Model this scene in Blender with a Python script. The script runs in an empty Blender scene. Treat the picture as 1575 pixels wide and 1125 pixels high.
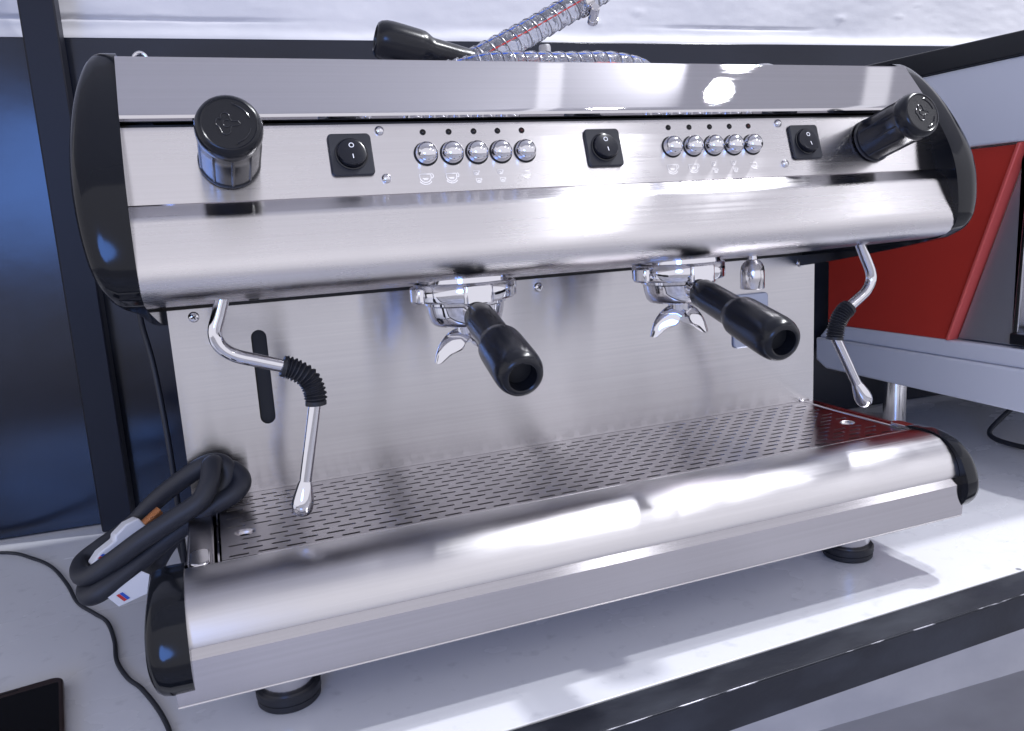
import bpy, bmesh, math, random
from mathutils import Vector, Matrix
random.seed(7)
S = bpy.context.scene
COL = S.collection

# ------------------------------------------------------------------ camera, world, lamps, exposure
cam = bpy.data.cameras.new('camera'); camo = bpy.data.objects.new('camera', cam); COL.objects.link(camo)
R = Vector((0.9321693, -0.3572837, -0.0583839)); U = Vector((0.1186977, 0.1492767, 0.9816452)); F = Vector((0.3420105, 0.9219896, -0.1815599))
camo.matrix_world = Matrix(((R.x, U.x, -F.x, -0.2902), (R.y, U.y, -F.y, -0.6811), (R.z, U.z, -F.z, 0.3562), (0, 0, 0, 1)))
cam.sensor_width = 36; cam.lens = 1224.06 / 1575 * 36; cam.clip_start = 0.02; cam.clip_end = 100
S.camera = camo
w = bpy.data.worlds.new('World'); S.world = w; w.use_nodes = True
bg = w.node_tree.nodes['Background']; bg.inputs[0].default_value = (0.90, 0.89, 0.965, 1); bg.inputs[1].default_value = 1.12
S.view_settings.view_transform = 'Standard'; S.view_settings.look = 'None'; S.view_settings.exposure = 0.0; S.view_settings.gamma = 1

def lamp(name, loc, target, power, size, color=(0.95, 0.96, 1.0), size_y=None):
    d = bpy.data.lights.new(name, 'AREA'); d.energy = power; d.color = color
    d.shape = 'RECTANGLE' if size_y else 'DISK'; d.size = size
    if size_y: d.size_y = size_y
    if 'blue' in name: d.shape = 'ELLIPSE'
    o = bpy.data.objects.new(name, d); COL.objects.link(o); o.location = loc
    o.rotation_euler = (Vector(target) - Vector(loc)).to_track_quat('-Z', 'Y').to_euler()
    return o
lamp('ceiling_lamp', (1.21, -0.27, 2.0), (1.21, -0.27, 0), 5.5, 0.07)
lamp('ceiling_lamp', (2.15, -0.11, 3.2), (0.3, -0.12, 0), 96, 0.13)
lamp('ceiling_lamp', (1.50, -0.85, 3.2), (0.5, -0.5, 0), 50, 0.12)
def tube_lamp(a, b_, width, power):
    a = Vector(a); b_ = Vector(b_); d = b_ - a
    o = lamp('tube_lamp', (a + b_) / 2, (a + b_) / 2 - Vector((0, 0, 1)), power, d.length, (0.97, 0.97, 1.0), width)
    o.rotation_euler = (0, 0, math.atan2(d.y, d.x))
tube_lamp((0.675, -0.08, 2.05), (0.675, -0.95, 2.05), 0.075, 0.12)
tube_lamp((1.18, -1.50, 2.05), (1.18, -2.60, 2.05), 0.110, 3.2)
tube_lamp((1.86, -0.08, 2.05), (1.92, -0.95, 2.05), 0.110, 0.17)
tube_lamp((2.80, -1.70, 2.05), (2.95, -2.70, 2.05), 0.200, 4.0)
lamp('blue_lamp', (-1.2, -2.3, 0.62), (-0.4, 0.2, 0.5), 17, 0.8, (0.12, 0.32, 1.0), 0.6)

# ------------------------------------------------------------------ materials
def mat(name, color, rough=0.4, metal=0.0, **kw):
    m = bpy.data.materials.new(name); m.use_nodes = True
    b = m.node_tree.nodes['Principled BSDF']
    b.inputs['Base Color'].default_value = (*color, 1); b.inputs['Roughness'].default_value = rough; b.inputs['Metallic'].default_value = metal
    for k, v in kw.items():
        b.inputs[k.replace('_', ' ')].default_value = v
    return m
def nodes(m): return m.node_tree.nodes, m.node_tree.links, m.node_tree.nodes['Principled BSDF']
def noise_chain(m, scale_xyz, nscale=1.0, detail=4, coord='Object'):
    N, L, b = nodes(m)
    tc = N.new('ShaderNodeTexCoord'); mp = N.new('ShaderNodeMapping'); nz = N.new('ShaderNodeTexNoise')
    mp.inputs['Scale'].default_value = scale_xyz; nz.inputs['Scale'].default_value = nscale; nz.inputs['Detail'].default_value = detail
    L.new(tc.outputs[coord], mp.inputs[0]); L.new(mp.outputs[0], nz.inputs['Vector'])
    return nz
def map_range(m, src, a, b_, lo=0.3, hi=0.7):
    N, L, b = nodes(m)
    r = N.new('ShaderNodeMapRange'); r.inputs[1].default_value = lo; r.inputs[2].default_value = hi
    r.inputs[3].default_value = a; r.inputs[4].default_value = b_
    L.new(src, r.inputs[0]); return r.outputs[0]
def mix_col(m, fac, a, b_):
    N, L, b = nodes(m)
    x = N.new('ShaderNodeMix'); x.data_type = 'RGBA'; x.inputs[6].default_value = (*a, 1); x.inputs[7].default_value = (*b_, 1)
    L.new(fac, x.inputs[0]); return x.outputs[2]
def bump(m, h, strength, dist=0.001):
    N, L, b = nodes(m)
    bp = N.new('ShaderNodeBump'); bp.inputs['Strength'].default_value = strength; bp.inputs['Distance'].default_value = dist
    L.new(h, bp.inputs['Height']); L.new(bp.outputs[0], b.inputs['Normal'])

def steel(name, rough, aniso, color=(0.68, 0.665, 0.685), grain=(3, 500, 500), bstr=0.03, rv=0.06):
    """brushed sheet: fine grain along X, reflections drawn out across it"""
    m = mat(name, color, rough, 1.0)
    N, L, b = nodes(m)
    g = N.new('ShaderNodeBsdfAnisotropic'); g.distribution = 'BECKMANN'; g.inputs['Anisotropy'].default_value = aniso
    tg = N.new('ShaderNodeTangent'); tg.direction_type = 'UV_MAP'; tg.uv_map = 'grain'
    L.new(tg.outputs[0], g.inputs['Tangent'])
    nz = noise_chain(m, grain, 1.0, 5)
    sm = noise_chain(m, (11, 14, 14), 1.0, 6)
    add = N.new('ShaderNodeMath'); add.operation = 'ADD'
    L.new(map_range(m, nz.outputs[0], rough - rv * .6, rough + rv * .6), add.inputs[0])
    L.new(map_range(m, sm.outputs[0], -0.13 * rough, 0.13 * rough), add.inputs[1])
    L.new(add.outputs[0], g.inputs['Roughness'])
    c = mix_col(m, map_range(m, nz.outputs[0], 0, 1), tuple(x * .97 for x in color), tuple(min(1, x * 1.03) for x in color))
    L.new(c, g.inputs['Color'])
    bp = N.new('ShaderNodeBump'); bp.inputs['Strength'].default_value = bstr; bp.inputs['Distance'].default_value = 0.0004
    L.new(nz.outputs[0], bp.inputs['Height']); L.new(bp.outputs[0], g.inputs['Normal'])
    L.new(g.outputs[0], N['Material Output'].inputs['Surface'])
    N.remove(b)
    return m
M = {}
M['steel'] = steel('brushed_steel', 0.28, 0.62, rv=0.025, bstr=0.02)
M['steel_top'] = steel('brushed_steel_top', 0.065, 0.2, (0.62, 0.61, 0.635), bstr=0.010, rv=0.02)
M['steel_back_shaded'] = steel('brushed_steel_back_shaded', 0.225, 0.70, (0.585, 0.58, 0.605), bstr=0.008, rv=0.02)  # same steel as the head, colour darkened for the shade beneath it
M['steel_tray'] = steel('brushed_steel_tray', 0.30, 0.5, (0.60, 0.58, 0.60), bstr=0.012, rv=0.03)
M['steel_fascia'] = steel('brushed_steel_fascia', 0.19, 0.5, (0.60, 0.585, 0.61), bstr=0.010, rv=0.02)
M['steel_roll'] = steel('satin_steel', 0.36, 0.35, (0.66, 0.65, 0.67), bstr=0.012, rv=0.03)
M['chrome'] = mat('chrome', (0.70, 0.70, 0.74), 0.05, 1.0)
M['chrome_soft'] = mat('soft_chrome', (0.70, 0.69, 0.71), 0.16, 1.0)
M['gloss'] = mat('black_gloss_plastic', (0.006, 0.007, 0.010), 0.10, 0, Specular_IOR_Level=0.26)
M['satin'] = mat('black_satin_plastic', (0.007, 0.008, 0.012), 0.24, 0, Specular_IOR_Level=0.33)
bump(M['satin'], noise_chain(M['satin'], (900, 900, 900), 1, 2).outputs[0], 0.06, 0.0003)
M['switch'] = mat('black_switch_plastic', (0.016, 0.018, 0.026), 0.42)
M['rocker'] = mat('black_rocker_plastic', (0.008, 0.009, 0.014), 0.16)
M['rubber'] = mat('black_rubber', (0.012, 0.013, 0.018), 0.5)
M['cable'] = mat('cable_rubber', (0.018, 0.020, 0.028), 0.55)
bump(M['cable'], noise_chain(M['cable'], (600, 600, 600), 1, 3).outputs[0], 0.15, 0.0006)
M['void'] = mat('dark_recess', (0.004, 0.004, 0.005), 0.6)
M['lens'] = mat('red_lens', (0.05, 0.006, 0.006), 0.2)
M['lens_dark'] = mat('smoked_lens', (0.012, 0.010, 0.010), 0.2)
M['mark'] = mat('white_print', (0.75, 0.76, 0.80), 0.5)
M['icon'] = mat('etched_print', (0.90, 0.89, 0.90), 0.55, 1.0)
M['emboss'] = mat('embossed_plastic', (0.014, 0.015, 0.02), 0.14)
M['white_plastic'] = mat('white_plastic', (0.74, 0.74, 0.76), 0.45)
M['copper'] = mat('copper_braid', (0.45, 0.18, 0.07), 0.35, 0.7)
bump(M['copper'], noise_chain(M['copper'], (900, 900, 900), 1, 1).outputs[0], 0.6, 0.001)
M['red_mark'] = mat('red_print', (0.55, 0.03, 0.03), 0.5)
M['blue_mark'] = mat('blue_print', (0.02, 0.10, 0.50), 0.5)
M['plate'] = mat('clear_plate', (0.42, 0.46, 0.56), 0.12, 0.3)
# worktop: white laminate with scuffs
m = M['worktop'] = mat('white_laminate', (0.70, 0.71, 0.75), 0.22)
N, L, b = nodes(m)
n1 = noise_chain(m, (6, 9, 9), 1, 5); n2 = noise_chain(m, (60, 60, 60), 1, 4)
L.new(mix_col(m, map_range(m, n2.outputs[0], 0, 1, .60, .80), (0.70, 0.71, 0.75), (0.56, 0.57, 0.61)), b.inputs['Base Color'])
L.new(map_range(m, n1.outputs[0], 0.14, 0.34), b.inputs['Roughness'])
vo = N.new('ShaderNodeTexVoronoi'); vo.inputs['Scale'].default_value = 11; tc = N.new('ShaderNodeTexCoord'); L.new(tc.outputs['Object'], vo.inputs['Vector'])
base = b.inputs['Base Color'].links[0].from_socket
mx = N.new('ShaderNodeMix'); mx.data_type = 'RGBA'; mx.inputs[7].default_value = (0.10, 0.10, 0.11, 1)
L.new(base, mx.inputs[6]); L.new(map_range(m, vo.outputs['Distance'], 0.75, 0.0, 0.022, 0.034), mx.inputs[0]); L.new(mx.outputs[2], b.inputs['Base Color'])
# painted steel frame
m = M['frame'] = mat('black_painted_steel', (0.018, 0.021, 0.030), 0.5, 0, Specular_IOR_Level=0.3)
N, L, b = nodes(m)
n1 = noise_chain(m, (14, 30, 30), 1, 6); n2 = noise_chain(m, (90, 160, 160), 1, 3)
L.new(mix_col(m, map_range(m, n1.outputs[0], 0, 1, .45, .75), (0.014, 0.016, 0.024), (0.034, 0.038, 0.050)), b.inputs['Base Color'])
L.new(map_range(m, n1.outputs[0], 0.42, 0.62), b.inputs['Roughness'])
bump(m, n2.outputs[0], 0.25, 0.001)
m = M['board'] = mat('dark_gloss_board', (0.010, 0.013, 0.024), 0.16, 0, Specular_IOR_Level=0.34)
N, L, b = nodes(m)
n1 = noise_chain(m, (3, 3, 5), 1, 6)
L.new(map_range(m, n1.outputs[0], 0.10, 0.26), b.inputs['Roughness'])
L.new(mix_col(m, map_range(m, n1.outputs[0], 0, 1), (0.007, 0.009, 0.018), (0.016, 0.020, 0.034)), b.inputs['Base Color'])
bump(m, noise_chain(m, (9, 9, 9), 1, 5).outputs[0], 0.08, 0.004)
m = M['post'] = mat('dark_post_paint', (0.007, 0.008, 0.014), 0.45, 0, Specular_IOR_Level=0.25)
bump(m, noise_chain(m, (60, 60, 40), 1, 4).outputs[0], 0.2, 0.001)
m = M['plaster'] = mat('white_rough_plaster', (0.70, 0.70, 0.75), 0.6)
N, L, b = nodes(m)
n1 = noise_chain(m, (5, 5, 9), 1, 5)
L.new(mix_col(m, map_range(m, n1.outputs[0], 0, 1, .35, .65), (0.52, 0.525, 0.57), (0.62, 0.62, 0.655)), b.inputs['Base Color'])
bump(m, noise_chain(m, (38, 38, 60), 1, 7).outputs[0], 0.12, 0.003)
m = M['concrete'] = mat('concrete_floor', (0.36, 0.36, 0.38), 0.45)
N, L, b = nodes(m)
n1 = noise_chain(m, (2.2, 3.5, 3), 1, 8)
L.new(mix_col(m, map_range(m, n1.outputs[0], 0, 1, .35, .68), (0.26, 0.26, 0.28), (0.42, 0.42, 0.45)), b.inputs['Base Color'])
M['ceiling'] = mat('white_ceiling_paint', (0.68, 0.68, 0.71), 0.8)
M['m2_white'] = mat('white_powder_coat', (0.66, 0.675, 0.73), 0.4)
M['m2_red'] = mat('red_powder_coat', (0.52, 0.040, 0.026), 0.38)
M['m2_redge'] = mat('red_edge', (0.66, 0.10, 0.085), 0.35)
M['m2_black'] = mat('black_trim', (0.006, 0.007, 0.010), 0.35)
M['m2_dark'] = mat('dark_stainless', (0.42, 0.42, 0.45), 0.45, 0.75)
M['m2_steel'] = mat('plain_stainless', (0.55, 0.55, 0.58), 0.2, 1.0)
M['screen'] = mat('phone_glass', (0.003, 0.003, 0.004), 0.06)
M['bronze'] = mat('bronze_frame', (0.12, 0.085, 0.075), 0.3, 0.8)
m = M['hose'] = mat('clear_pvc', (0.66, 0.67, 0.72), 0.10, 0, Transmission_Weight=0.85, IOR=1.30)
bump(m, noise_chain(m, (150, 150, 150), 1, 3).outputs[0], 0.4, 0.002)
M['wire'] = mat('spiral_wire', (0.30, 0.30, 0.33), 0.3, 1.0)

# ------------------------------------------------------------------ mesh helpers
def link(name, me, m, parent=None, loc=None, rot=None, smooth=30):
    if smooth is not None:
        me.shade_smooth(); me.set_sharp_from_angle(angle=math.radians(smooth))
    if m is not None and not me.materials: me.materials.append(m)
    o = bpy.data.objects.new(name, me); COL.objects.link(o)
    if parent: o.parent = parent
    if loc is not None: o.location = loc
    if rot is not None: o.rotation_euler = rot
    return o
def mesh_of(name, v, f):
    me = bpy.data.meshes.new(name); me.from_pydata([tuple(p) for p in v], [], f); me.update()
    bm = bmesh.new(); bm.from_mesh(me); bmesh.ops.recalc_face_normals(bm, faces=bm.faces); bm.to_mesh(me); bm.free()
    return me
def pydata(name, v, f, m, parent=None, smooth=30, **k): return link(name, mesh_of(name, v, f), m, parent, smooth=smooth, **k)
def thing(name, label, cat, loc=(0, 0, 0), group=None, rz=0):
    o = bpy.data.objects.new(name, None); COL.objects.link(o); o.location = loc; o.rotation_euler = (0, 0, rz)
    o['label'] = label; o['category'] = cat
    if group: o['group'] = group
    o.empty_display_size = 0.02
    return o
def tag(o, label, cat, group=None):
    o['label'] = label; o['category'] = cat
    if group: o['group'] = group
    return o
def struct(o): o['kind'] = 'structure'; return o
def bevel(o, wd, seg=2, ang=30):
    b = o.modifiers.new('bevel', 'BEVEL'); b.width = wd; b.segments = seg; b.limit_method = 'ANGLE'; b.angle_limit = math.radians(ang)
    b.harden_normals = False
    return o
def grain_uv(me, ax=0):
    """UV map whose u runs along the brushing direction"""
    uv = me.uv_layers.new(name='grain')
    for p in me.polygons:
        n = p.normal
        for li in p.loop_indices:
            c = me.vertices[me.loops[li].vertex_index].co
            if ax == 0: uv.data[li].uv = (c.x, c.z if abs(n.z) < .75 else c.y)
            else: uv.data[li].uv = (c.z, c.x if abs(n.x) < .75 else c.y)
def box(name, x0, x1, y0, y1, z0, z1, m, parent=None, bv=0.0, seg=2, grain=None):
    v = [(x, y, z) for x in (x0, x1) for y in (y0, y1) for z in (z0, z1)]
    f = [(0, 1, 3, 2), (4, 6, 7, 5), (0, 4, 5, 1), (2, 3, 7, 6), (0, 2, 6, 4), (1, 5, 7, 3)]
    me = mesh_of(name, v, f)
    if grain is not None: grain_uv(me, grain)
    o = link(name, me, m, parent, smooth=None)
    if bv:
        me.shade_smooth(); me.set_sharp_from_angle(angle=math.radians(40)); bevel(o, bv, seg)
    return o
def sharp_rim(me):
    cnt = {}
    for p in me.polygons:
        for k in p.edge_keys: cnt[k] = cnt.get(k, 0) + 1
    for e in me.edges:
        if cnt.get(e.key, 0) == 1: e.use_edge_sharp = True
def sheet_x(name, prof, x0, x1, m, parent=None, thick=0.0012, smooth=25, ends=None):
    """folded sheet: (y,z) profile swept along X, thickness inward, grain along X"""
    n = len(prof); K = 24
    v = []; f = []
    for i in range(K + 1):
        x = x0 + (x1 - x0) * i / K
        v += [(x, y, z) for y, z in prof]
    for i in range(K):
        for j in range(n - 1):
            f.append((i * n + j, i * n + j + 1, (i + 1) * n + j + 1, (i + 1) * n + j))
    me = bpy.data.meshes.new(name); me.from_pydata(v, [], f); me.update()
    uv = me.uv_layers.new(name='grain')
    arc = [0]
    for a, b_ in zip(prof, prof[1:]): arc.append(arc[-1] + math.dist(a, b_))
    for p in me.polygons:
        for li in p.loop_indices:
            vi = me.loops[li].vertex_index
            uv.data[li].uv = (v[vi][0], arc[vi % n])
    o = link(name, me, m, parent, smooth=smooth)
    sharp_rim(me)
    s = o.modifiers.new('sheet', 'SOLIDIFY'); s.thickness = thick; s.offset = -1
    wn = o.modifiers.new('normals', 'WEIGHTED_NORMAL'); wn.keep_sharp = True; wn.weight = 100
    return o
def lathe_data(prof, seg=32, axis=None, origin=(0, 0, 0)):
    """prof: list of (radius, height) about +Z, or about given axis"""
    v = []; f = []
    for r, h in prof:
        for k in range(seg):
            a = 2 * math.pi * k / seg
            v.append(Vector((r * math.cos(a), r * math.sin(a), h)))
    n = len(prof)
    for i in range(n - 1):
        for k in range(seg):
            k2 = (k + 1) % seg
            f.append((i * seg + k, i * seg + k2, (i + 1) * seg + k2, (i + 1) * seg + k))
    f.append(tuple(range(seg))[::-1]); f.append(tuple((n - 1) * seg + k for k in range(seg)))
    if axis is not None:
        q = Vector(axis).to_track_quat('Z', 'Y').to_matrix()
        v = [q @ p for p in v]
    o = Vector(origin)
    v = [p + o for p in v]
    return v, f
def lathe(name, prof, m, parent=None, seg=32, axis=None, origin=(0, 0, 0), smooth=35, **k):
    v, f = lathe_data(prof, seg, axis, origin)
    return pydata(name, v, f, m, parent, smooth=smooth, **k)
def catmull(pts, sub=8, closed=False):
    P = [Vector(p) for p in pts]; out = []
    n = len(P)
    rng = n if closed else n - 1
    for i in range(rng):
        if closed: p0, p1, p2, p3 = P[i - 1], P[i], P[(i + 1) % n], P[(i + 2) % n]
        else: p0 = P[max(i - 1, 0)]; p1 = P[i]; p2 = P[i + 1]; p3 = P[min(i + 2, n - 1)]
        for s in range(sub):
            t = s / sub
            out.append(0.5 * ((2 * p1) + (p2 - p0) * t + (2 * p0 - 5 * p1 + 4 * p2 - p3) * t * t + (3 * p1 - p0 - 3 * p2 + p3) * t ** 3))
    if not closed: out.append(P[-1])
    return out
def frames(path, up=None):
    T = []
    n = len(path)
    for i in range(n):
        T.append((path[min(i + 1, n - 1)] - path[max(i - 1, 0)]).normalized())
    a = Vector(up) if up else (Vector((0, 0, 1)) if abs(T[0].z) < .9 else Vector((0, 1, 0)))
    Nn = (a - T[0] * a.dot(T[0])).normalized(); out = []
    for t in T:
        Nn = (Nn - t * Nn.dot(t)).normalized()
        out.append((t, Nn, t.cross(Nn)))
    return out
def tube_data(path, r, seg=14, cap=True, up=None):
    fr = frames(path, up); v = []; f = []
    for i, (p, (t, a, b_)) in enumerate(zip(path, fr)):
        rr = r(i / (len(path) - 1)) if callable(r) else r
        for k in range(seg):
            an = 2 * math.pi * k / seg
            v.append(p + (a * math.cos(an) + b_ * math.sin(an)) * rr)
    for i in range(len(path) - 1):
        for k in range(seg):
            k2 = (k + 1) % seg
            f.append((i * seg + k, i * seg + k2, (i + 1) * seg + k2, (i + 1) * seg + k))
    if cap:
        f.append(tuple(range(seg))[::-1]); f.append(tuple((len(path) - 1) * seg + k for k in range(seg)))
    return v, f
def tube(name, path, r, m, parent=None, seg=14, cap=True, smooth=50, up=None):
    v, f = tube_data(path, r, seg, cap, up)
    return pydata(name, v, f, m, parent, smooth=smooth)
def prism(name, pts2, place, depth0, depth1, m, parent=None, bv=0, smooth=30, seg=2):
    """closed outline pts2 [(a,b)], place(a,b,d)->xyz, extruded depth0..depth1"""
    n = len(pts2)
    v = [place(a, b_, depth0) for a, b_ in pts2] + [place(a, b_, depth1) for a, b_ in pts2]
    f = [tuple(range(n)), tuple(range(n, 2 * n))[::-1]] + [(i, (i + 1) % n, n + (i + 1) % n, n + i) for i in range(n)]
    o = pydata(name, v, f, m, parent, smooth=smooth)
    if bv: bevel(o, bv, seg)
    return o
def rrect(wd, ht, r, seg=6):
    out = []
    for cx, cy, a0 in ((wd / 2 - r, ht / 2 - r, 0), (-wd / 2 + r, ht / 2 - r, 90), (-wd / 2 + r, -ht / 2 + r, 180), (wd / 2 - r, -ht / 2 + r, 270)):
        for k in range(seg + 1):
            a = math.radians(a0 + 90 * k / seg); out.append((cx + r * math.cos(a), cy + r * math.sin(a)))
    return out
def joined(datas):
    v = []; f = []
    for vv, ff in datas:
        o = len(v); v += list(vv); f += [tuple(i + o for i in q) for q in ff]
    return v, f
def copy_tree(o, parent=None):
    c = o.copy(); COL.objects.link(c)
    if parent: c.parent = parent
    for ch in list(o.children): copy_tree(ch, c)
    return c

# ------------------------------------------------------------------ setting
def sheet(name, x0, x1, y0, y1, z, m):
    return struct(pydata(name, [(x0, y0, z), (x1, y0, z), (x1, y1, z), (x0, y1, z)], [(0, 1, 2, 3)], m, smooth=None))
sheet('floor', -5, 6, -6, 3, -0.62, M['concrete'])
sheet('ceiling', -4.5, 5.5, -2.9, 1.2, 3.32, M['ceiling'])

YW = math.atan(-0.05)                 # the wall runs a little askew to the machine
# rough white plaster wall with an uneven ledge and a crack above the dark board
def wall_mesh():
    from mathutils import noise
    xs = [-1.6 + 0.008 * i for i in range(0, 400)]
    zs = [-0.65, 0.0, 0.5] + [0.57 + 0.0025 * i for i in range(0, 70)] + [0.8, 1.2, 2.3]
    v = []; f = []
    nx = len(xs); nz = len(zs)
    for z in zs:
        for x in xs:
            y = 0.030
            n = noise.fractal(Vector((x * 9, 3.1, z * 14)), 1.0, 2.0, 5)
            y -= 0.0007 * n
            edge = 0.606 + 0.004 * noise.noise(Vector((x * 6, 0, 0)))
            y -= 0.007 / (1 + math.exp(max(-60, min(60, (z - edge) / 0.0035)))) + 0.0004 * noise.noise(Vector((x * 70, 3, z * 90)))          # trowelled ledge over the board
            cz = 0.6225 + 0.0022 * noise.noise(Vector((x * 14, 5, 0))) + 0.0012 * noise.noise(Vector((x * 60, 9, 0)))
            fade = 1 / (1 + math.exp((x + 0.20) / 0.03)) + 0.7 / (1 + math.exp(-(x - 0.42) / .03)) / (1 + math.exp((x - 0.62) / .03))
            y += 0.0045 * fade * math.exp(-((z - cz) / 0.0017) ** 2)
            s = noise.noise(Vector((x * 42, 7, z * 52)))
            if s > 0.58: y -= 0.010 * (s - 0.58)
            v.append((x, y, z))
    for j in range(nz - 1):
        for i in range(nx - 1):
            f.append((j * nx + i, j * nx + i + 1, (j + 1) * nx + i + 1, (j + 1) * nx + i))
    me = bpy.data.meshes.new('wall'); me.from_pydata(v, [], f); me.update()
    return me
struct(link('wall', wall_mesh(), M['plaster'], loc=(0, 0.397, 0), rot=(0, 0, YW), smooth=180))
bd = box('backboard', -1.6, 1.55, 0.0, 0.016, 0.001, 0.594, M['board'], bv=0.0015)
bd.location = (0, 0.397, 0); bd.rotation_euler = (0, 0, YW)
tag(bd, 'dark blue-black glossy board standing behind the counter below the white wall', 'board')
po = box('post', -0.0185, 0.0185, -0.030, 0.0, 0.001, 2.29, M['post'], bv=0.002)
po.location = (-0.432, 0.414, 0); po.rotation_euler = (0, 0, YW)
tag(po, 'dark painted square metal post rising behind the machine at left', 'post')

ct = thing('counter', 'white topped counter with a black painted steel edge frame under the machine', 'counter', (0, 0, 0), rz=math.radians(1.2))
box('worktop', -1.7, 1.7, -0.195, 0.46, -0.030, 0.0, M['worktop'], ct, bv=0.001)
prof = [(-0.197, -0.004), (-0.197, -0.0005), (-0.199, 0.0012), (-0.2265, 0.0012), (-0.2285, -0.001), (-0.229, -0.032), (-0.227, -0.034), (-0.199, -0.034), (-0.197, -0.032)]
v = [(x, y, z) for x in (-1.7, 1.7) for y, z in prof]; n = len(prof)
pydata('edge_frame', v, [tuple(range(n)), tuple(range(n, 2 * n))] + [(i, (i + 1) % n, n + (i + 1) % n, n + i) for i in range(n)], M['frame'], ct, smooth=30)
m = M['worn_highlight'] = mat('worn_highlight_steel', (0.3, 0.3, 0.32), 0.35, 0.6)  # bare metal wear with the edge's weld highlights painted in as lighter flecks
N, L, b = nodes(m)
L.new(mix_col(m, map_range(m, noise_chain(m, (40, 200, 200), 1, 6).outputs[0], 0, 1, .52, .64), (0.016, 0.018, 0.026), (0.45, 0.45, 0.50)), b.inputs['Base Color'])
tube('worn_highlight_edge', [Vector((-1.7 + .1 * i, -0.2280, 0.0004)) for i in range(35)], 0.0006, M['worn_highlight'], ct, 8)
for x in (-1.4, 1.4):
    box('counter_leg', x - .02, x + .02, -.226, -.19, -.619, -.035, M['frame'], ct)
    box('counter_leg', x - .02, x + .02, .42, .456, -.619, -.031, M['frame'], ct)

# ------------------------------------------------------------------ the espresso machine
EM = thing('espresso_machine', 'large two group stainless steel espresso machine with black end caps on the white counter', 'coffee machine')
XL, XR = -0.330, 0.335
# head sheets
sheet_x('top_panel', [(-0.080, 0.4722), (-0.0865, 0.4738), (-0.0885, 0.4734), (-0.0900, 0.4718), (-0.1042, 0.45355), (-0.1184, 0.4353), (-0.1200, 0.4325), (-0.1200, 0.4305), (-0.1185, 0.4290), (-0.112, 0.4285)], XL, XR, M['steel_top'], EM)
P2 = Vector((0, -0.1275, 0.3775)); PD = Vector((0, 0.01466, 0.04790)).normalized(); PN = Vector((0, -PD.z, PD.y))
def pan(x, s, d=0.0):                   # a point on the control panel: along it, up it, proud of it
    return Vector((x, P2.y, P2.z)) + PD * s + PN * d
t = pan(0, 0.0506)
sheet_x('control_panel', [(t.y + .004, t.z + .0008), (t.y, t.z), (-0.1275, 0.3775)], XL, XR, M['steel'], EM, smooth=20)
sheet_x('front_band', [(-0.1265, 0.3776), (-0.1376, 0.3700), (-0.1392, 0.3684), (-0.1402, 0.3662), (-0.1452, 0.3520), (-0.1485, 0.3425), (-0.1496, 0.3375), (-0.1497, 0.3325), (-0.1485, 0.3275), (-0.1455, 0.3230), (-0.1405, 0.3195), (-0.1330, 0.3172), (-0.1200, 0.3153), (0.050, 0.2990)], XL, XR, M['steel'], EM, smooth=22)
box('top_cover', XL, XR, -0.079, 0.31, 0.468, 0.4735, M['steel_top'], EM, grain=0)
box('rear_body', -0.318, 0.326, 0.056, 0.30, 0.062, 0.467, M['void'], EM)
box('gap_shadow_strip', XL, XR, -0.111, -0.105, 0.423, 0.4275, M['void'], EM)  # black strip added to draw the shade in the panel gap
# back panel with a long slot cut through it
def back_panel():
    x0, x1, z0, z1, y = -0.327, 0.3575, 0.1190, 0.3005, 0.052
    cx, hw, za, zb = -0.2553, 0.0066, 0.1937, 0.2660
    ring = []
    for k in range(9): a = math.pi * k / 8; ring.append((cx + hw * math.cos(a), zb + hw * math.sin(a)))
    for k in range(9): a = math.pi + math.pi * k / 8; ring.append((cx + hw * math.cos(a), za + hw * math.sin(a)))
    bm = bmesh.new()
    out = [bm.verts.new((x, y, z)) for x, z in ((x0, z0), (x1, z0), (x1, z1), (x0, z1))]
    inn = [bm.verts.new((x, y, z)) for x, z in ring]
    es = [bm.edges.new((out[i], out[(i + 1) % 4])) for i in range(4)] + [bm.edges.new((inn[i], inn[(i + 1) % 18])) for i in range(18)]
    bmesh.ops.triangle_fill(bm, use_beauty=True, use_dissolve=False, edges=es)
    for fc in list(bm.faces):                       # keep the slot open
        c = fc.calc_center_median()
        if abs(c.x - cx) < hw * .9 and za - hw < c.z < zb + hw and all(v in inn for v in fc.verts): bm.faces.remove(fc)
    bmesh.ops.recalc_face_normals(bm, faces=bm.faces)
    if sum(f.normal.y for f in bm.faces) > 0: bmesh.ops.reverse_faces(bm, faces=bm.faces)
    me = bpy.data.meshes.new('back_panel'); bm.to_mesh(me); bm.free()
    uv = me.uv_layers.new(name='grain')
    for p in me.polygons:
        for li in p.loop_indices:
            c = me.vertices[me.loops[li].vertex_index].co; uv.data[li].uv = (c.x, c.z)
    o = link('back_panel', me, M['steel_back_shaded'], EM, smooth=None)
    s = o.modifiers.new('sheet', 'SOLIDIFY'); s.thickness = 0.0015; s.offset = -1
    return o
back_panel()
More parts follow.
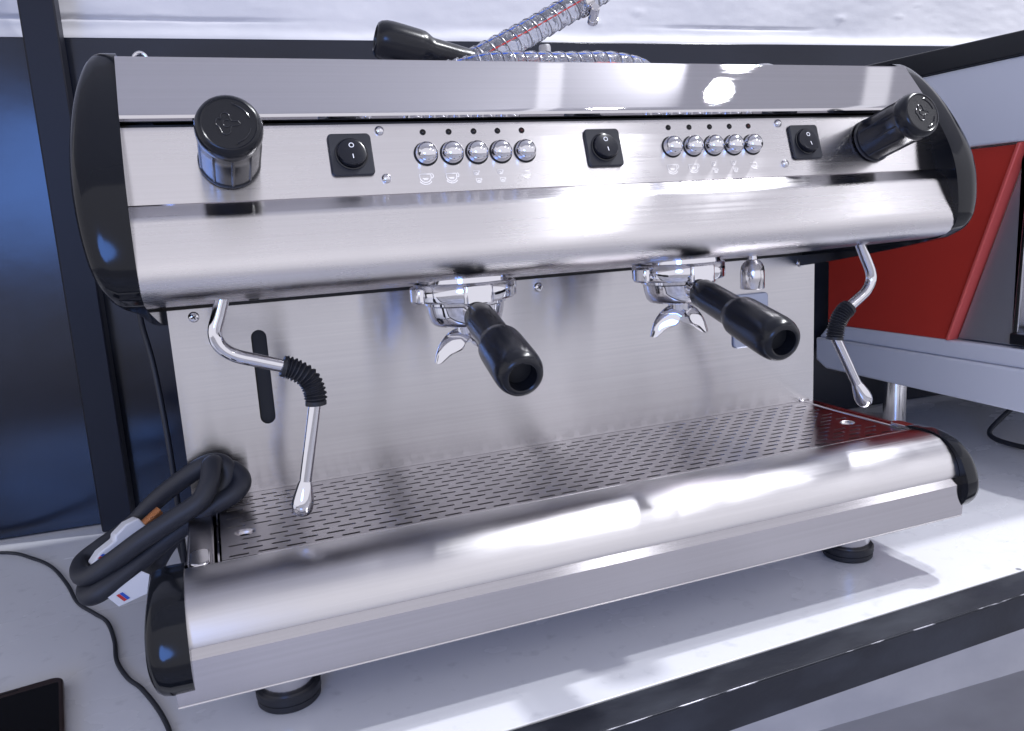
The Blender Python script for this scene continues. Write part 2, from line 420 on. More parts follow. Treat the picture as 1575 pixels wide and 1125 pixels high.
# dark strip along the seam where the head meets the back panel
box('dark_seam_strip', XL, 0.350, 0.046, 0.0515, 0.2965, 0.3015, M['void'], EM)
def screw(x, z):
    v1 = lathe_data([(0.0046, 0), (0.0046, 0.0006), (0.0038, 0.0018), (0.002, 0.0024)], 18, (0, -1, 0), (x, 0.0519, z))
    o = pydata('back_screw', *v1, M['chrome'], EM)
    a = [(x - .0026, z - .0005), (x + .0026, z + .0005)]
    d = joined([cross_bar(x, z, 0.5), cross_bar(x, z, 0.5 + math.pi / 2)])
    pydata('cross_slot', *d, M['void'], o, smooth=None)
def cross_bar(x, z, an):
    c, s = math.cos(an), math.sin(an); L_, w_ = .0024, .0005
    q = [(-L_, -w_), (L_, -w_), (L_, w_), (-L_, w_)]
    return [(x + a * c - b_ * s, 0.0519 - .00255, z + a * s + b_ * c) for a, b_ in q], [(0, 1, 2, 3)]
for x, z in ((-0.3063, 0.289), (0.0146, 0.2874), (0.3375, 0.2872)): screw(x, z)

# end caps of the head: glossy black shells, domed outwards
HP = [(-0.064, 0.4785), (-0.078, 0.4765), (-0.096, 0.4610), (-0.113, 0.4410), (-0.129, 0.4180), (-0.1405, 0.3980), (-0.1475, 0.3800), (-0.1510, 0.3620), (-0.1525, 0.3450), (-0.1515, 0.3330), (-0.1465, 0.3240), (-0.1370, 0.3180), (-0.1230, 0.3135), (-0.06, 0.3015), (0.05, 0.2845), (0.16, 0.276), (0.30, 0.276), (0.315, 0.290), (0.315, 0.465), (0.300, 0.478), (0.2, 0.4785), (0.1, 0.4785), (0.0, 0.4785), (-0.045, 0.4785)]
def cap(name, prof, xin, side, thick, zc, zr, label=None, flare=0.0):
    n = len(prof)
    cy = sum(p[0] for p in prof) / n; cz = sum(p[1] for p in prof) / n
    # resample smoothly
    P = catmull([(0, y, z) for y, z in prof], 4, closed=True)
    rings = [(0.0, 0.0, 1.0), (0.02, 0.0, 1.0), (0.55, 0.0, 1.0), (0.80, 0.0012, 1.0), (0.93, 0.0032, 1.0), (1.0, 0.0070, 1.0), (1.04, 0.016, 1.0)]
    v = []; f = []; k = len(P)
    for tx, inset, _ in rings:
        for i, p in enumerate(P):
            q = P[i - 1] - P[(i + 1) % k]; nrm = Vector((0, -q.z, q.y)).normalized()      # inward or outward normal
            c = Vector((0, cy, cz)) - p
            if nrm.dot(c) < 0: nrm = -nrm
            th = thick * (0.32 + 0.68 * max(0.0, 1 - ((p.z - zc) / zr) ** 2) ** 0.5) if zr else thick
            pp = p + nrm * inset
            v.append((xin + side * th * tx, pp.y, pp.z))
    for r in range(len(rings) - 1):
        for i in range(k):
            f.append((r * k + i, r * k + (i + 1) % k, (r + 1) * k + (i + 1) % k, (r + 1) * k + i))
    f.append(tuple(range(k))); f.append(tuple((len(rings) - 1) * k + i for i in range(k)))
    o = pydata(name, v, f, M['gloss'], EM, smooth=40)
    if label: o['label'] = label
    return o
cap('head_end_cap', HP, XL, -1, 0.030, 0.395, 0.088)
cap('head_end_cap', HP, XR, 1, 0.030, 0.395, 0.088)

# base: curved front, sloped strip, fascia, tray
sheet_x('base_front', [(-0.104, 0.1275), (-0.1075, 0.1290), (-0.118, 0.1302), (-0.1300, 0.1296), (-0.1395, 0.1270), (-0.1480, 0.1218), (-0.1545, 0.1148), (-0.1590, 0.1065), (-0.1612, 0.0985), (-0.1612, 0.0955), (-0.1600, 0.0950)], XL, 0.340, M['steel_roll'], EM, smooth=40)
sheet_x('base_fascia', [(-0.158, 0.0952), (-0.1604, 0.0952), (-0.1652, 0.0892), (-0.1640, 0.0590), (-0.1630, 0.0577), (-0.150, 0.0575)], -0.3415, 0.3425, M['steel_fascia'], EM, smooth=15)
tube('folded_edge', [Vector((-0.3415, -0.1632, 0.0578)), Vector((0, -0.1632, 0.0578)), Vector((0.3425, -0.1632, 0.0578))], 0.0007, M['chrome_soft'], EM, 8)
BP = [(-0.098, 0.1300), (-0.112, 0.1318), (-0.126, 0.1318), (-0.146, 0.1265), (-0.1600, 0.1150), (-0.1675, 0.1010), (-0.1710, 0.0880), (-0.1695, 0.0760), (-0.1625, 0.0668), (-0.1500, 0.0635), (-0.130, 0.0635), (-0.110, 0.0640), (-0.094, 0.0665), (-0.088, 0.0750), (-0.088, 0.0970), (-0.088, 0.120)]
cap('base_end_cap', BP, XL, -1, 0.026, 0.100, 0.060)
cap('base_end_cap', BP, 0.3405, 1, 0.019, 0.100, 0.060)
for x0, x1 in ((XL, -0.3105), (0.3395, 0.3405 + .014)):
    box('base_side', x0, x1, -0.104, 0.051, 0.060, 0.1265, M['steel_tray'], EM, bv=0.002, grain=0)
    xc = (x0 + x1) / 2
    lo = rrect(0.014, 0.030, 0.006)
    prism('side_tab', lo, lambda a, b_, d, xc=xc: (xc + a, -0.091 + b_, 0.1266 + d), 0, 0.0030, M['chrome_soft'], EM, bv=0.0012)
box('tray_well', -0.3095, 0.339, -0.103, 0.051, 0.075, 0.085, M['void'], EM)
# drip grate: punched sheet
def grate():
    X0, X1, Y0, Y1, Z = -0.3055, 0.3385, -0.1050, 0.0515, 0.1258
    px, py, ln, wd = 0.0205, 0.01025, 0.0142, 0.0029
    rows = [-0.0929 + py * j for j in range(14)]
    holes = [(-0.2878, -0.0465), (0.3150, -0.0485)]
    v = []; f = []; walls = []
    def quad(x0, y0, x1, y1):
        if x1 - x0 < 1e-6 or y1 - y0 < 1e-6: return
        o = len(v); v.extend([(x0, y0, Z), (x1, y0, Z), (x1, y1, Z), (x0, y1, Z)]); f.append((o, o + 1, o + 2, o + 3))
    def holed(x0, y0, x1, y1, ring, rz=None, dz=-0.0016):
        """rect with hole ring (CCW starting at angle 0, even count /4)"""
        n = len(ring); o = len(v)
        v.extend([(x0, y0, Z), (x1, y0, Z), (x1, y1, Z), (x0, y1, Z)])
        v.extend([(a, b_, Z if rz is None else Z + rz[i]) for i, (a, b_) in enumerate(ring)])
        v.extend([(a, b_, Z + dz) for a, b_ in ring])
        q = n // 4
        C = [2, 3, 0, 1]                         # corner for each quadrant: +x+y, -x+y, -x-y, +x-y
        for s in range(4):
            for k in range(q):
                i = s * q + k; j = (i + 1) % n
                f.append((o + C[s], o + 4 + j, o + 4 + i))
            j = ((s + 1) * q) % n
            f.append((o + C[s], o + C[(s + 1) % 4], o + 4 + j))
        for i in range(n):
            j = (i + 1) % n
            f.append((o + 4 + i, o + 4 + j, o + 4 + n + j, o + 4 + n + i))
    def slot_ring(cx, cy):
        r = wd / 2; h = ln / 2 - r; out = []
        pts = []
        for s, (sx) in ((0, 1), (1, -1), (2, -1), (3, 1)):
            for k in range(4):
                a = math.pi / 2 * s + math.pi / 2 * k / 4
                if s == 1 and k == 0: pass
                pts.append((cx + sx * h + r * math.cos(a), cy + r * math.sin(a)))
        return pts
    B = 0.0130
    quad(X0, Y0, X1, rows[0] - py / 2); quad(X0, rows[-1] + py / 2, X1, Y1)
    done = []
    for j, y in enumerate(rows):
        off = 0.0 if j % 2 == 0 else px / 2
        y0, y1 = y - py / 2, y + py / 2
        blocks = []
        for hx, hy in holes:
            if abs(y - hy) < py * 1.05: blocks.append((hx - B, hx + B))
        cells = []
        i = 0
        x = -0.2935 + off
        while x < X1 - 0.009:
            c0, c1 = x - px / 2, x + px / 2
            if c0 >= X0 - 1e-6 and c1 <= X1 + 1e-6 and not any(c0 < b1 and c1 > b0 for b0, b1 in blocks): cells.append((c0, c1, x))
            x += px
        # merge solid gaps
        cur = X0
        segs = sorted([(a, b_, c) for a, b_, c in cells] + [(b0, b1, None) for b0, b1 in blocks])
        for a, b_, c in segs:
            a2 = max(a, X0)
            quad(cur, y0, a2, y1)
            if c is not None: holed(a, y0, b_, y1, slot_ring(c, y))
            cur = min(b_, X1)
        quad(cur, y0, X1, y1)
    for hx, hy in holes:
        ys = [y for y in rows if abs(y - hy) < py * 1.05]
        y0, y1 = ys[0] - py / 2, ys[-1] + py / 2
        n = 24; rr = 0.0085
        cx, cy = max(X0 + .010, min(hx, X1 - .010)), (y0 + y1) / 2
        # dimpled finger hole: raised lip, then the hole
        b0, b1 = max(hx - B, X0), min(hx + B, X1)
        ring1 = [(cx + rr * math.cos(2 * math.pi * k / n), cy + rr * math.sin(2 * math.pi * k / n)) for k in range(n)]
        o = len(v)
        holed(b0, y0, b1, y1, ring1, None, 0.0)
        base = len(v) - n
        prev = base
        for r_, dz in ((0.0074, -0.0003), (0.0062, -0.0016), (0.0054, -0.0036)):
            o2 = len(v)
            v.extend([(cx + r_ * math.cos(2 * math.pi * k / n), cy + r_ * math.sin(2 * math.pi * k / n), Z + dz) for k in range(n)])
            for k in range(n): f.append((prev + k, prev + (k + 1) % n, o2 + (k + 1) % n, o2 + k))
            prev = o2
    # turned edges
    for a, b_ in (((X0, Y0), (X1, Y0)), ((X1, Y0), (X1, Y1)), ((X1, Y1), (X0, Y1)), ((X0, Y1), (X0, Y0))):
        o = len(v); v.extend([(*a, Z), (*b_, Z), (*b_, Z - .006), (*a, Z - .006)]); f.append((o, o + 1, o + 2, o + 3))
    me = bpy.data.meshes.new('drip_grate'); me.from_pydata([tuple(p) for p in v], [], f); me.update()
    bm = bmesh.new(); bm.from_mesh(me); bmesh.ops.remove_doubles(bm, verts=bm.verts, dist=1e-6)
    bmesh.ops.recalc_face_normals(bm, faces=bm.faces)
    for fc in bm.faces:
        if fc.normal.z < -0.5: fc.normal_flip()
    bm.to_mesh(me); bm.free()
    uv = me.uv_layers.new(name='grain')
    for p in me.polygons:
        for li in p.loop_indices:
            c = me.vertices[me.loops[li].vertex_index].co; uv.data[li].uv = (c.x, c.y)
    return link('drip_grate', me, M['steel_tray'], EM, smooth=None)
grate()
sheet_x('tray_rim', [(-0.1072, 0.1285), (-0.1060, 0.1285), (-0.1056, 0.1262)], -0.3055, 0.3385, M['steel_top'], EM, thick=0.0006)
for x in (-0.3080, 0.3388):
    sheet_x('tray_side_rim', [(-0.104, 0.1262), (-0.104, 0.1288), (0.0505, 0.1288), (0.0505, 0.1262)], x, x + 0.0012, M['steel_top'], EM, thick=0.0003)
# feet
for x, y in ((-0.270, -0.086), (0.283, -0.084), (-0.270, 0.22), (0.283, 0.22)):
    ft = lathe('foot', [(0.0195, 0.010), (0.0208, 0.013), (0.0208, 0.0585)], M['chrome_soft'], EM, 32, origin=(x, y, 0))
    lathe('rubber_pad', [(0.0225, 0.0003), (0.0240, 0.002), (0.0240, 0.0058), (0.0233, 0.0063), (0.0233, 0.0070), (0.0246, 0.0076), (0.0246, 0.0125), (0.0236, 0.0136), (0.0209, 0.0138)], M['rubber'], ft, 36, origin=(x, y, 0))
box('base_floor', -0.328, 0.339, -0.150, 0.30, 0.0585, 0.062, M['steel_tray'], EM, grain=0)

# control panel furniture -------------------------------------------------
def on_panel(x, s):
    return lambda a, b_, d: tuple(pan(x + a, s + b_, d))
def disk_ring(cx, cy, r0, r1, n=24):
    v = []; f = []
    for k in range(n):
        a = 2 * math.pi * k / n
        v += [(cx + r0 * math.cos(a), cy + r0 * math.sin(a)), (cx + r1 * math.cos(a), cy + r1 * math.sin(a))]
    for k in range(n):
        j = (k + 1) % n; f.append((2 * k, 2 * k + 1, 2 * j + 1, 2 * j))
    return v, f
for x in (-0.1898, 0.0030, 0.1940):
    sw = prism('rocker_switch', rrect(0.0295, 0.0300, 0.0032), on_panel(x, 0.0284), 0.0001, 0.0026, M['switch'], EM, bv=0.0009)
    # round well collar and the tilted round rocker
    v, f = lathe_data([(0.0108, 0.0020), (0.0112, 0.0034), (0.0104, 0.0036), (0.0101, 0.0020)], 32, PN, pan(x, 0.0284))
    pydata('collar', v, f[:-2], M['rocker'], sw)
    n = 36; v = []; f = []
    tilt = 0.20
    for r, h in ((0.0099, 0.002), (0.0099, 0.0068), (0.0094, 0.0076), (0.0084, 0.0079)):
        for k in range(n):
            a = 2 * math.pi * k / n; cx, cy = r * math.cos(a), r * math.sin(a)
            hh = h if h < .003 else h - tilt * cy * (1 if cy > 0 else 1.0) - 0.0012 * (1 - (cy / .0099) ** 2) * 0.9
            v.append(pan(x + cx, 0.0284 + cy, hh))
    for r in range(3):
        for k in range(n): f.append((r * n + k, r * n + (k + 1) % n, (r + 1) * n + (k + 1) % n, (r + 1) * n + k))
    o_ = len(v)
    rowsN = 8                                   # concave rocker face as strips
    f.append(tuple(3 * n + k for k in range(n)))
    rk = pydata('rocker', v, f, M['rocker'], sw, smooth=30)
    fh = lambda cy: 0.0079 - tilt * cy - 0.00108 * (1 - (cy / .0099) ** 2) + 0.0005
    v2, f2 = disk_ring(0, 0.0048, 0.00125, 0.00180)
    pydata('off_mark', [pan(x + a, 0.0284 + b_, fh(b_)) for a, b_ in v2], f2, M['mark'], sw, smooth=None)
    bar = [(-.00028, -.0052), (.00028, -.0052), (.00028, -.0018), (-.00028, -.0018)]
    pydata('on_mark', [pan(x + a, 0.0284 + b_, fh(b_)) for a, b_ in bar], [(0, 1, 2, 3)], M['mark'], sw, smooth=None)
for x, s in ((-0.1678, 0.0456), (-0.1678, 0.0111), (0.1705, 0.0458), (0.1695, 0.0106)):
    lathe('dome_rivet', [(0.0035, 0), (0.0035, 0.0005), (0.0031, 0.0015), (0.0023, 0.0023), (0.0012, 0.0028), (0.0003, 0.0029)], M['chrome'], EM, 20, PN, pan(x, s), smooth=60)
BX = [-0.1371, -0.1180, -0.0992, -0.0808, -0.0618, 0.0637, 0.0830, 0.1024, 0.1215, 0.1402]
def ribbon(paths, w, place):
    v = []; f = []
    for P in paths:
        P = [Vector((a, b_)) for a, b_ in P]; o = len(v)
        for i, p in enumerate(P):
            t = (P[min(i + 1, len(P) - 1)] - P[max(i - 1, 0)]); t = t.normalized() if t.length > 0 else Vector((1, 0))
            nn = Vector((-t.y, t.x)) * w / 2
            v += [place(p.x + nn.x, p.y + nn.y), place(p.x - nn.x, p.y - nn.y)]
        for i in range(len(P) - 1): f.append((o + 2 * i, o + 2 * i + 1, o + 2 * i + 3, o + 2 * i + 2))
    return v, f
def arc(cx, cy, r, a0, a1, n=12, ry=None):
    ry = ry or r
    return [(cx + r * math.cos(math.radians(a0 + (a1 - a0) * k / n)), cy + ry * math.sin(math.radians(a0 + (a1 - a0) * k / n))) for k in range(n + 1)]
def cup_paths(cx, cy, s, fill=True):
    P = [[(cx - 5 * s, cy + 3 * s), (cx + 3.4 * s, cy + 3 * s)],
         [(cx - 5 * s, cy + 3 * s)] + arc(cx - .8 * s, cy + 1 * s, 4.2 * s, 180, 360, 14, 4.2 * s) + [(cx + 3.4 * s, cy + 3 * s)],
         arc(cx + 3.6 * s, cy + 1.6 * s, 1.7 * s, 80, -100, 8),
         arc(cx - .8 * s, cy + .6 * s, 5.3 * s, 215, 325, 10, 5.3 * s)]
    if fill: P.append([(cx - 3 * s, cy - .3 * s), (cx + 1.4 * s, cy - .3 * s)]); P.append([(cx - 2.4 * s, cy - 1.2 * s), (cx + .8 * s, cy - 1.2 * s)])
    return P
for i, x in enumerate(BX):
    lathe('push_button', [(0.0080, 0), (0.0080, 0.0010), (0.0077, 0.0022), (0.0076, 0.0042), (0.0072, 0.0056), (0.0062, 0.0071), (0.0047, 0.0083), (0.0028, 0.0090), (0.0006, 0.0093)], M['chrome'], EM, 32, PN, pan(x, 0.0279), smooth=60)
    v, f = lathe_data([(0.0080, 0.0001), (0.0088, 0.0001), (0.0088, 0.0005), (0.0080, 0.0005)], 32, PN, pan(x, 0.0279))
    pydata('button_bezel', v, f[:-2], M['void'], EM)
    led = lathe('indicator_lamp', [(0.0022, 0.0001), (0.0022, 0.0004), (0.0016, 0.0005), (0.0015, 0.0002)], M['void'], EM, 20, PN, pan(x + .0002, 0.0441))
    lathe('lens', [(0.0013, 0.0003), (0.0011, 0.0008), (0.0005, 0.0011)], M['lens'] if i in (4, 9) else M['lens_dark'], led, 14, PN, pan(x + .0002, 0.0441))
    k = i % 5; pl = lambda a, b_, x=x: pan(x - 0.0022 + a, 0.0098 + b_, 0.00025)
    if k < 2: d = ribbon(cup_paths(0, 0.0005, 0.00098 if k == 0 else .00092), 0.00062, pl)
    elif k < 4: d = ribbon(cup_paths(-.0004, 0.0034, 0.00042) + cup_paths(.0006, -.0026, 0.00042), 0.00042, pl)
    else: d = ribbon([[(-.0034, .003), (.0030, .003), (.0034, .0005)], arc(0.0003, .0018, .0034, 200, 340, 8), [(-.001, 0.0), (.003, -.0002)], [(-.001, -.002), (.003, -.0022)]], 0.00050, pl)
    pydata('cup_symbol', *d, M['icon'], EM, smooth=None)

# steam knobs ---------------------------------------------------------------
def steam_knob(x, s):
    c = pan(x, s)
    k = lathe('steam_knob', [(0.0130, 0.0), (0.0130, 0.004), (0.0178, 0.0042), (0.0186, 0.0052), (0.0187, 0.034), (0.0187, 0.0445), (0.0191, 0.0452), (0.0195, 0.0475), (0.0194, 0.0520), (0.0184, 0.0553), (0.0166, 0.0572), (0.0157, 0.0574), (0.0150, 0.0569), (0.0143, 0.0569), (0.0030, 0.0571)], M['satin'], EM, 48, PN, c, smooth=35)
    lathe('knob_ring', [(0.0190, 0.0012), (0.0195, 0.0020), (0.0194, 0.0036), (0.0180, 0.0040)], M['rubber'], k, 40, PN, c)
    # flutes around the skirt
    data = []
    Q = PN.to_track_quat('Z', 'Y').to_matrix()
    for j in range(10):
        a = 2 * math.pi * (j + .5) / 10
        ps = [c + Q @ Vector((0.01835 * math.cos(a), 0.01835 * math.sin(a), h)) for h in (0.006, 0.02, 0.036, 0.0440)]
        data.append(tube_data(ps, lambda t: 0.0011 if t < .9 else 0.0007, 8))
    pydata('grip_ribs', *joined(data), M['satin'], k)
    pl3 = lambda a, b_: c + Vector((a, 0, 0)) + PD * b_ + PN * 0.0572
    st = []
    cloud = arc(-.0052, .0005, .0022, 60, 250, 10) + arc(-.0022, -.0042, .0026, 190, 370, 10) + [(.0015, -.0015), (.0052, -.0012)]
    cloud2 = arc(-.0052, .0012, .0022, 150, 60, 6) + arc(-.0018, .0040, .0026, 190, -10, 10) + [(.0015, .0015), (.0052, .0012)]
    inner = arc(-.0012, 0, .0022, 50, 310, 14)
    for P in (cloud, cloud2, inner, arc(0, 0, .0122, 15, 75, 12), arc(0, 0, .0122, -15, -75, 12), [(.0052, -.0012), (.0062, -.0002), (.0052, .0012)],
              [(.0030, .0128), (.0032, .0118), (.0046, .0122)], [(.0030, -.0128), (.0032, -.0118), (.0046, -.0122)]):
        st.append(tube_data([pl3(a * 1.0, b_ * 1.0) for a, b_ in P], 0.00034, 6, True, PN))
    pydata('steam_symbol', *joined(st), M['emboss'], k)
steam_knob(-0.2686, 0.0270)
steam_knob(0.2660, 0.0280)

# steam wands ----------------------------------------------------------------
def steam_wand(up, boot, low, tip_dir_end, ybase):
    path = catmull(up, 10)
    wd = tube('steam_wand', path, 0.0050, M['chrome'], EM, 20)
    lathe('wand_collar', [(0.0072, 0), (0.0078, 0.0012), (0.0070, 0.003), (0.0052, 0.0034)], M['chrome_soft'], wd, 24, (0, 0, -1), Vector(up[0]) + Vector((0, 0, 0.0022)))
    bp = catmull(boot, 28); n = len(bp)
    def rb(t):
        if t < .10 or t > .90: return 0.0079
        return 0.0078 + 0.0009 * math.sin((t - .1) / .8 * 2 * math.pi * 13)
    tube('rubber_boot', bp, rb, M['rubber'], wd, 22, smooth=60)
    a, b_ = Vector(low[0]), Vector(low[1]); d = (b_ - a)
    Lg = d.length
    tube('lower_tube', [a, a + d * .5, b_], 0.0046, M['chrome'], wd, 20)
    lathe('steam_tip', [(0.0046, 0), (0.0056, 0.003), (0.0076, 0.012), (0.0082, 0.0155), (0.0083, 0.019), (0.0078, 0.0225), (0.0066, 0.0255), (0.0040, 0.0272), (0.0010, 0.0276)], M['chrome'], wd, 28, d, b_ - d.normalized() * .0005, smooth=50)
    return wd
steam_wand([(-0.2823, -0.08, 0.3150), (-0.2865, -0.08, 0.3020), (-0.2908, -0.08, 0.2890), (-0.2885, -0.08, 0.2790), (-0.2800, -0.08, 0.2713), (-0.2650, -0.08, 0.2655), (-0.2449, -0.08, 0.2585)],
           [(-0.2475, -0.08, 0.2592), (-0.2400, -0.08, 0.2560), (-0.2300, -0.08, 0.2480), (-0.2262, -0.08, 0.2370), (-0.2262, -0.08, 0.2270)],
           [(-0.2265, -0.08, 0.2300), (-0.2400, -0.08, 0.1690)], None, -0.08)
steam_wand([(0.2944, -0.08, 0.3145), (0.3010, -0.08, 0.3010), (0.3085, -0.08, 0.2860), (0.3095, -0.08, 0.2760), (0.3040, -0.08, 0.2670), (0.2940, -0.08, 0.2600), (0.2810, -0.08, 0.2520)],
           [(0.2832, -0.08, 0.2532), (0.2760, -0.08, 0.2480), (0.2705, -0.08, 0.2410), (0.2672, -0.08, 0.2320), (0.2660, -0.08, 0.2230)],
           [(0.2660, -0.08, 0.2270), (0.2945, -0.08, 0.1760)], None, -0.08)
# hot water outlet
hw = lathe('hot_water_outlet', [(0.0050, 0.310), (0.0050, 0.3005), (0.0066, 0.2996), (0.0096, 0.2968), (0.0114, 0.2930), (0.0122, 0.2885), (0.0124, 0.2840), (0.0124, 0.2715), (0.0118, 0.2705), (0.0102, 0.2705), (0.0098, 0.274)], M['chrome_soft'], EM, 32, origin=(0.2320, 0.0, 0), smooth=40)
# little plate on the back panel behind the right handle
prism('clear_plate', rrect(0.046, 0.060, 0.005), lambda a, b_, d: (0.2680 + a, 0.0518 - d, 0.2290 + b_), 0.0, 0.0030, M['plate'], EM, bv=0.0012)
prism('vent_slot', rrect(0.0075, 0.0110, 0.001), lambda a, b_, d: (-0.2586 + a, -0.015 + b_, 0.30500 - d - .096 * b_), 0.0, 0.0006, M['void'], EM)
# group heads with faceted collars
GY = -0.060
GX = (-0.0973, 0.1051)
for gx in GX:
    g = lathe('group_head', [(0.0385, 0.2938), (0.0405, 0.2946), (0.0412, 0.2960), (0.0412, 0.3072), (0.0404, 0.3086), (0.0375, 0.3092), (0.0365, 0.330)], M['chrome'], EM, 64, origin=(gx, GY, 0), smooth=40)
    prism('front_block', [(-.0130, -.030), (-.0130, -.0402), (-.0112, -.0420), (.0088, -.0420), (.0110, -.0402), (.0110, -.030)], lambda a, b_, d, gx=gx: (gx + a, GY + b_, d), 0.2932, 0.3076, M['chrome'], g, bv=0.0008)
    for an in (8, 98, 188):
        ca, sa = math.cos(math.radians(an)), math.sin(math.radians(an))
        prism('locking_lug', [(.038, -.0095), (.0445, -.0085), (.0460, -.002), (.0460, .002), (.0445, .0085), (.038, .0095)], lambda a, b_, d, gx=gx, ca=ca, sa=sa: (gx + a * ca - b_ * sa, GY + a * sa + b_ * ca, d), 0.2940, 0.3070, M['chrome'], g, bv=0.0018)

# ------------------------------------------------------------------ portafilters (lift out, so things of their own)
def portafilter(cx, cy, zr, end, label, spout=True, group='portafilters', spout_rot=0.0):
    pf = thing('portafilter', label, 'portafilter', (cx, cy, zr), group)
    E_ = Vector(end) - Vector((cx, cy, zr)); d = Vector((E_.x, E_.y, 0)).normalized()
    lathe('basket_cup', [(0.0325, 0.0), (0.0335, -0.001), (0.0332, -0.0035), (0.0318, -0.0045), (0.0308, -0.011), (0.0290, -0.0175), (0.0262, -0.0205), (0.0150, -0.0220), (0.006, -0.0222)], M['chrome'], pf, 48, smooth=40)
    ax = (E_ - Vector((0, 0, -0.006))).normalized()
    st = Vector((0, 0, -0.006)) + Vector((d.x, d.y, 0)) * 0.024
    ax = (E_ - st).normalized(); Lh = (E_ - st).length
    lathe('neck', [(0.0105, -0.004), (0.0098, 0.006), (0.0086, 0.012), (0.0092, 0.0165), (0.0098, 0.0175), (0.0098, 0.024)], M['chrome'], pf, 28, ax, st, smooth=40)
    h0 = 0.016; g0 = h0 + (Lh - h0) * 0.47
    lathe('handle', [(0.0092, h0), (0.0112, h0 + .0012), (0.0122, h0 + .004), (0.0126, h0 + .02), (0.0128, g0 - 0.003), (0.0132, g0 - .0005), (0.0152, g0 + .0035), (0.0163, g0 + .0065), (0.0167, g0 + .011), (0.0170, Lh - .022), (0.0170, Lh - .0125), (0.0165, Lh - .0075), (0.0150, Lh - .0030), (0.0128, Lh - .0005), (0.0108, Lh), (0.0098, Lh - .0006), (0.0094, Lh - .002), (0.0093, Lh - .012), (0.003, Lh - .0125)], M['satin'], pf, 48, ax, st, smooth=40)
    lathe('bore', [(0.0092, Lh - .0115), (0.0020, Lh - .0112)], M['void'], pf, 24, ax, st)
    if spout:
        v1, f1 = lathe_data([(0.0105, -0.0205), (0.0098, -0.024), (0.0095, -0.030), (0.0080, -0.035), (0.004, -0.036)], 24)
        data = [(v1, f1)]
        rot = Matrix.Rotation(spout_rot, 3, 'Z')
        for sx in (-1, 1):
            path = catmull([(0.0, 0, -0.0270), (sx * 0.008, 0, -0.0282), (sx * 0.0155, 0, -0.0330), (sx * 0.0212, 0, -0.0410), (sx * 0.0245, 0, -0.0520)], 6)
            fr = frames(path, (0, 0, 1)); v = []; f = []
            m_ = 11
            for i, (p, (t, a, b_)) in enumerate(zip(path, fr)):
                tt = i / (len(path) - 1); wv = 0.0118 * (1 - 0.70 * tt ** 2.2); th = 0.0014
                for side in (0, 1):
                    for k in range(m_):
                        u = -1 + 2 * k / (m_ - 1)
                        off = b_ * (u * (wv - side * th)) + a * (0.0045 - (u * u) * (0.0070 * (1 - tt) + 0.0030 * tt + 0.0095 * math.sin(math.pi * tt)) + (0 if side == 0 else -th))
                        v.append(rot @ (p + off))
            w2 = 2 * m_
            for i in range(len(path) - 1):
                for k in range(m_ - 1):
                    f.append((i * w2 + k, i * w2 + k + 1, (i + 1) * w2 + k + 1, (i + 1) * w2 + k))
                    f.append((i * w2 + m_ + k, (i + 1) * w2 + m_ + k, (i + 1) * w2 + m_ + k + 1, i * w2 + m_ + k + 1))
                for k in (0, m_ - 1):
                    f.append((i * w2 + k, (i + 1) * w2 + k, (i + 1) * w2 + m_ + k, i * w2 + m_ + k))
            e = (len(path) - 1) * w2
            for k in range(m_ - 1): f.append((e + k, e + k + 1, e + m_ + k + 1, e + m_ + k))
            data.append((v, f))
        pydata('double_spout', *joined(data), M['chrome'], pf, smooth=50)
    return pf
portafilter(GX[0], GY, 0.2945, (-0.1064, -0.2055, 0.2533), 'black handled chrome portafilter locked under the group nearer the cable coil', spout_rot=-0.10)
portafilter(GX[1], GY, 0.2945, (0.0921, -0.2189, 0.2562), 'black handled chrome portafilter locked under the group beside the hot water outlet', spout_rot=-0.10)
portafilter(-0.005, 0.030, 0.4958, (-0.132, 0.036, 0.5160), 'spare black handled portafilter lying on top of the machine beside the clear hose', spout=False)

# ------------------------------------------------------------------ things on top of the machine
hs_pts = [(0.108, 0.045, 0.574), (0.083, 0.042, 0.560), (0.050, 0.040, 0.543), (0.015, 0.036, 0.525), (-0.02, 0.032, 0.508), (-0.052, 0.036, 0.494), (-0.085, 0.055, 0.4875), (-0.090, 0.10, 0.4865), (-0.03, 0.185, 0.4865), (0.07, 0.185, 0.4865), (0.140, 0.14, 0.4865), (0.150, 0.07, 0.4865), (0.118, 0.022, 0.4875), (0.075, 0.004, 0.4895), (0.03, 0.000, 0.4875), (-0.015, -0.006, 0.4862), (-0.046, -0.006, 0.4850), (-0.070, 0.006, 0.4815), (-0.088, 0.035, 0.4810), (-0.110, 0.070, 0.4805)]
HPTH = catmull(hs_pts, 10)
hose = thing('hose', 'clear reinforced hose with red and blue stripes coiled on top of the machine', 'hose', (0, 0, 0.4735))
def hz(o):
    o.location = (0, 0, -0.4735); return o
def hose_r(i_t): return 0.0118 + 0.0006 * math.sin(i_t * 2 * math.pi * 62)
hz(tube('hose_wall', catmull(hs_pts, 30), lambda t: 0.0118 + 0.0005 * math.sin(t * 2 * math.pi * 62), M['hose'], hose, 20, cap=False, smooth=60))
HF = frames(HPTH)
def offset_line(ang, r): return [p + (a * math.cos(ang) + b_ * math.sin(ang)) * r for p, (t, a, b_) in zip(HPTH, HF)]
spir = []
HF2P = catmull(hs_pts, 60); HF2 = frames(HF2P)
tot = len(HF2P)
for i, (p, (t, a, b_)) in enumerate(zip(HF2P, HF2)):
    an = i / tot * 2 * math.pi * 62; spir.append(p + (a * math.cos(an) + b_ * math.sin(an)) * 0.0121)
hz(tube('spiral_wire', spir, 0.00055, M['wire'], hose, 5))
hz(tube('red_stripe', offset_line(math.radians(-80), 0.0114), 0.0007, M['red_mark'], hose, 6))
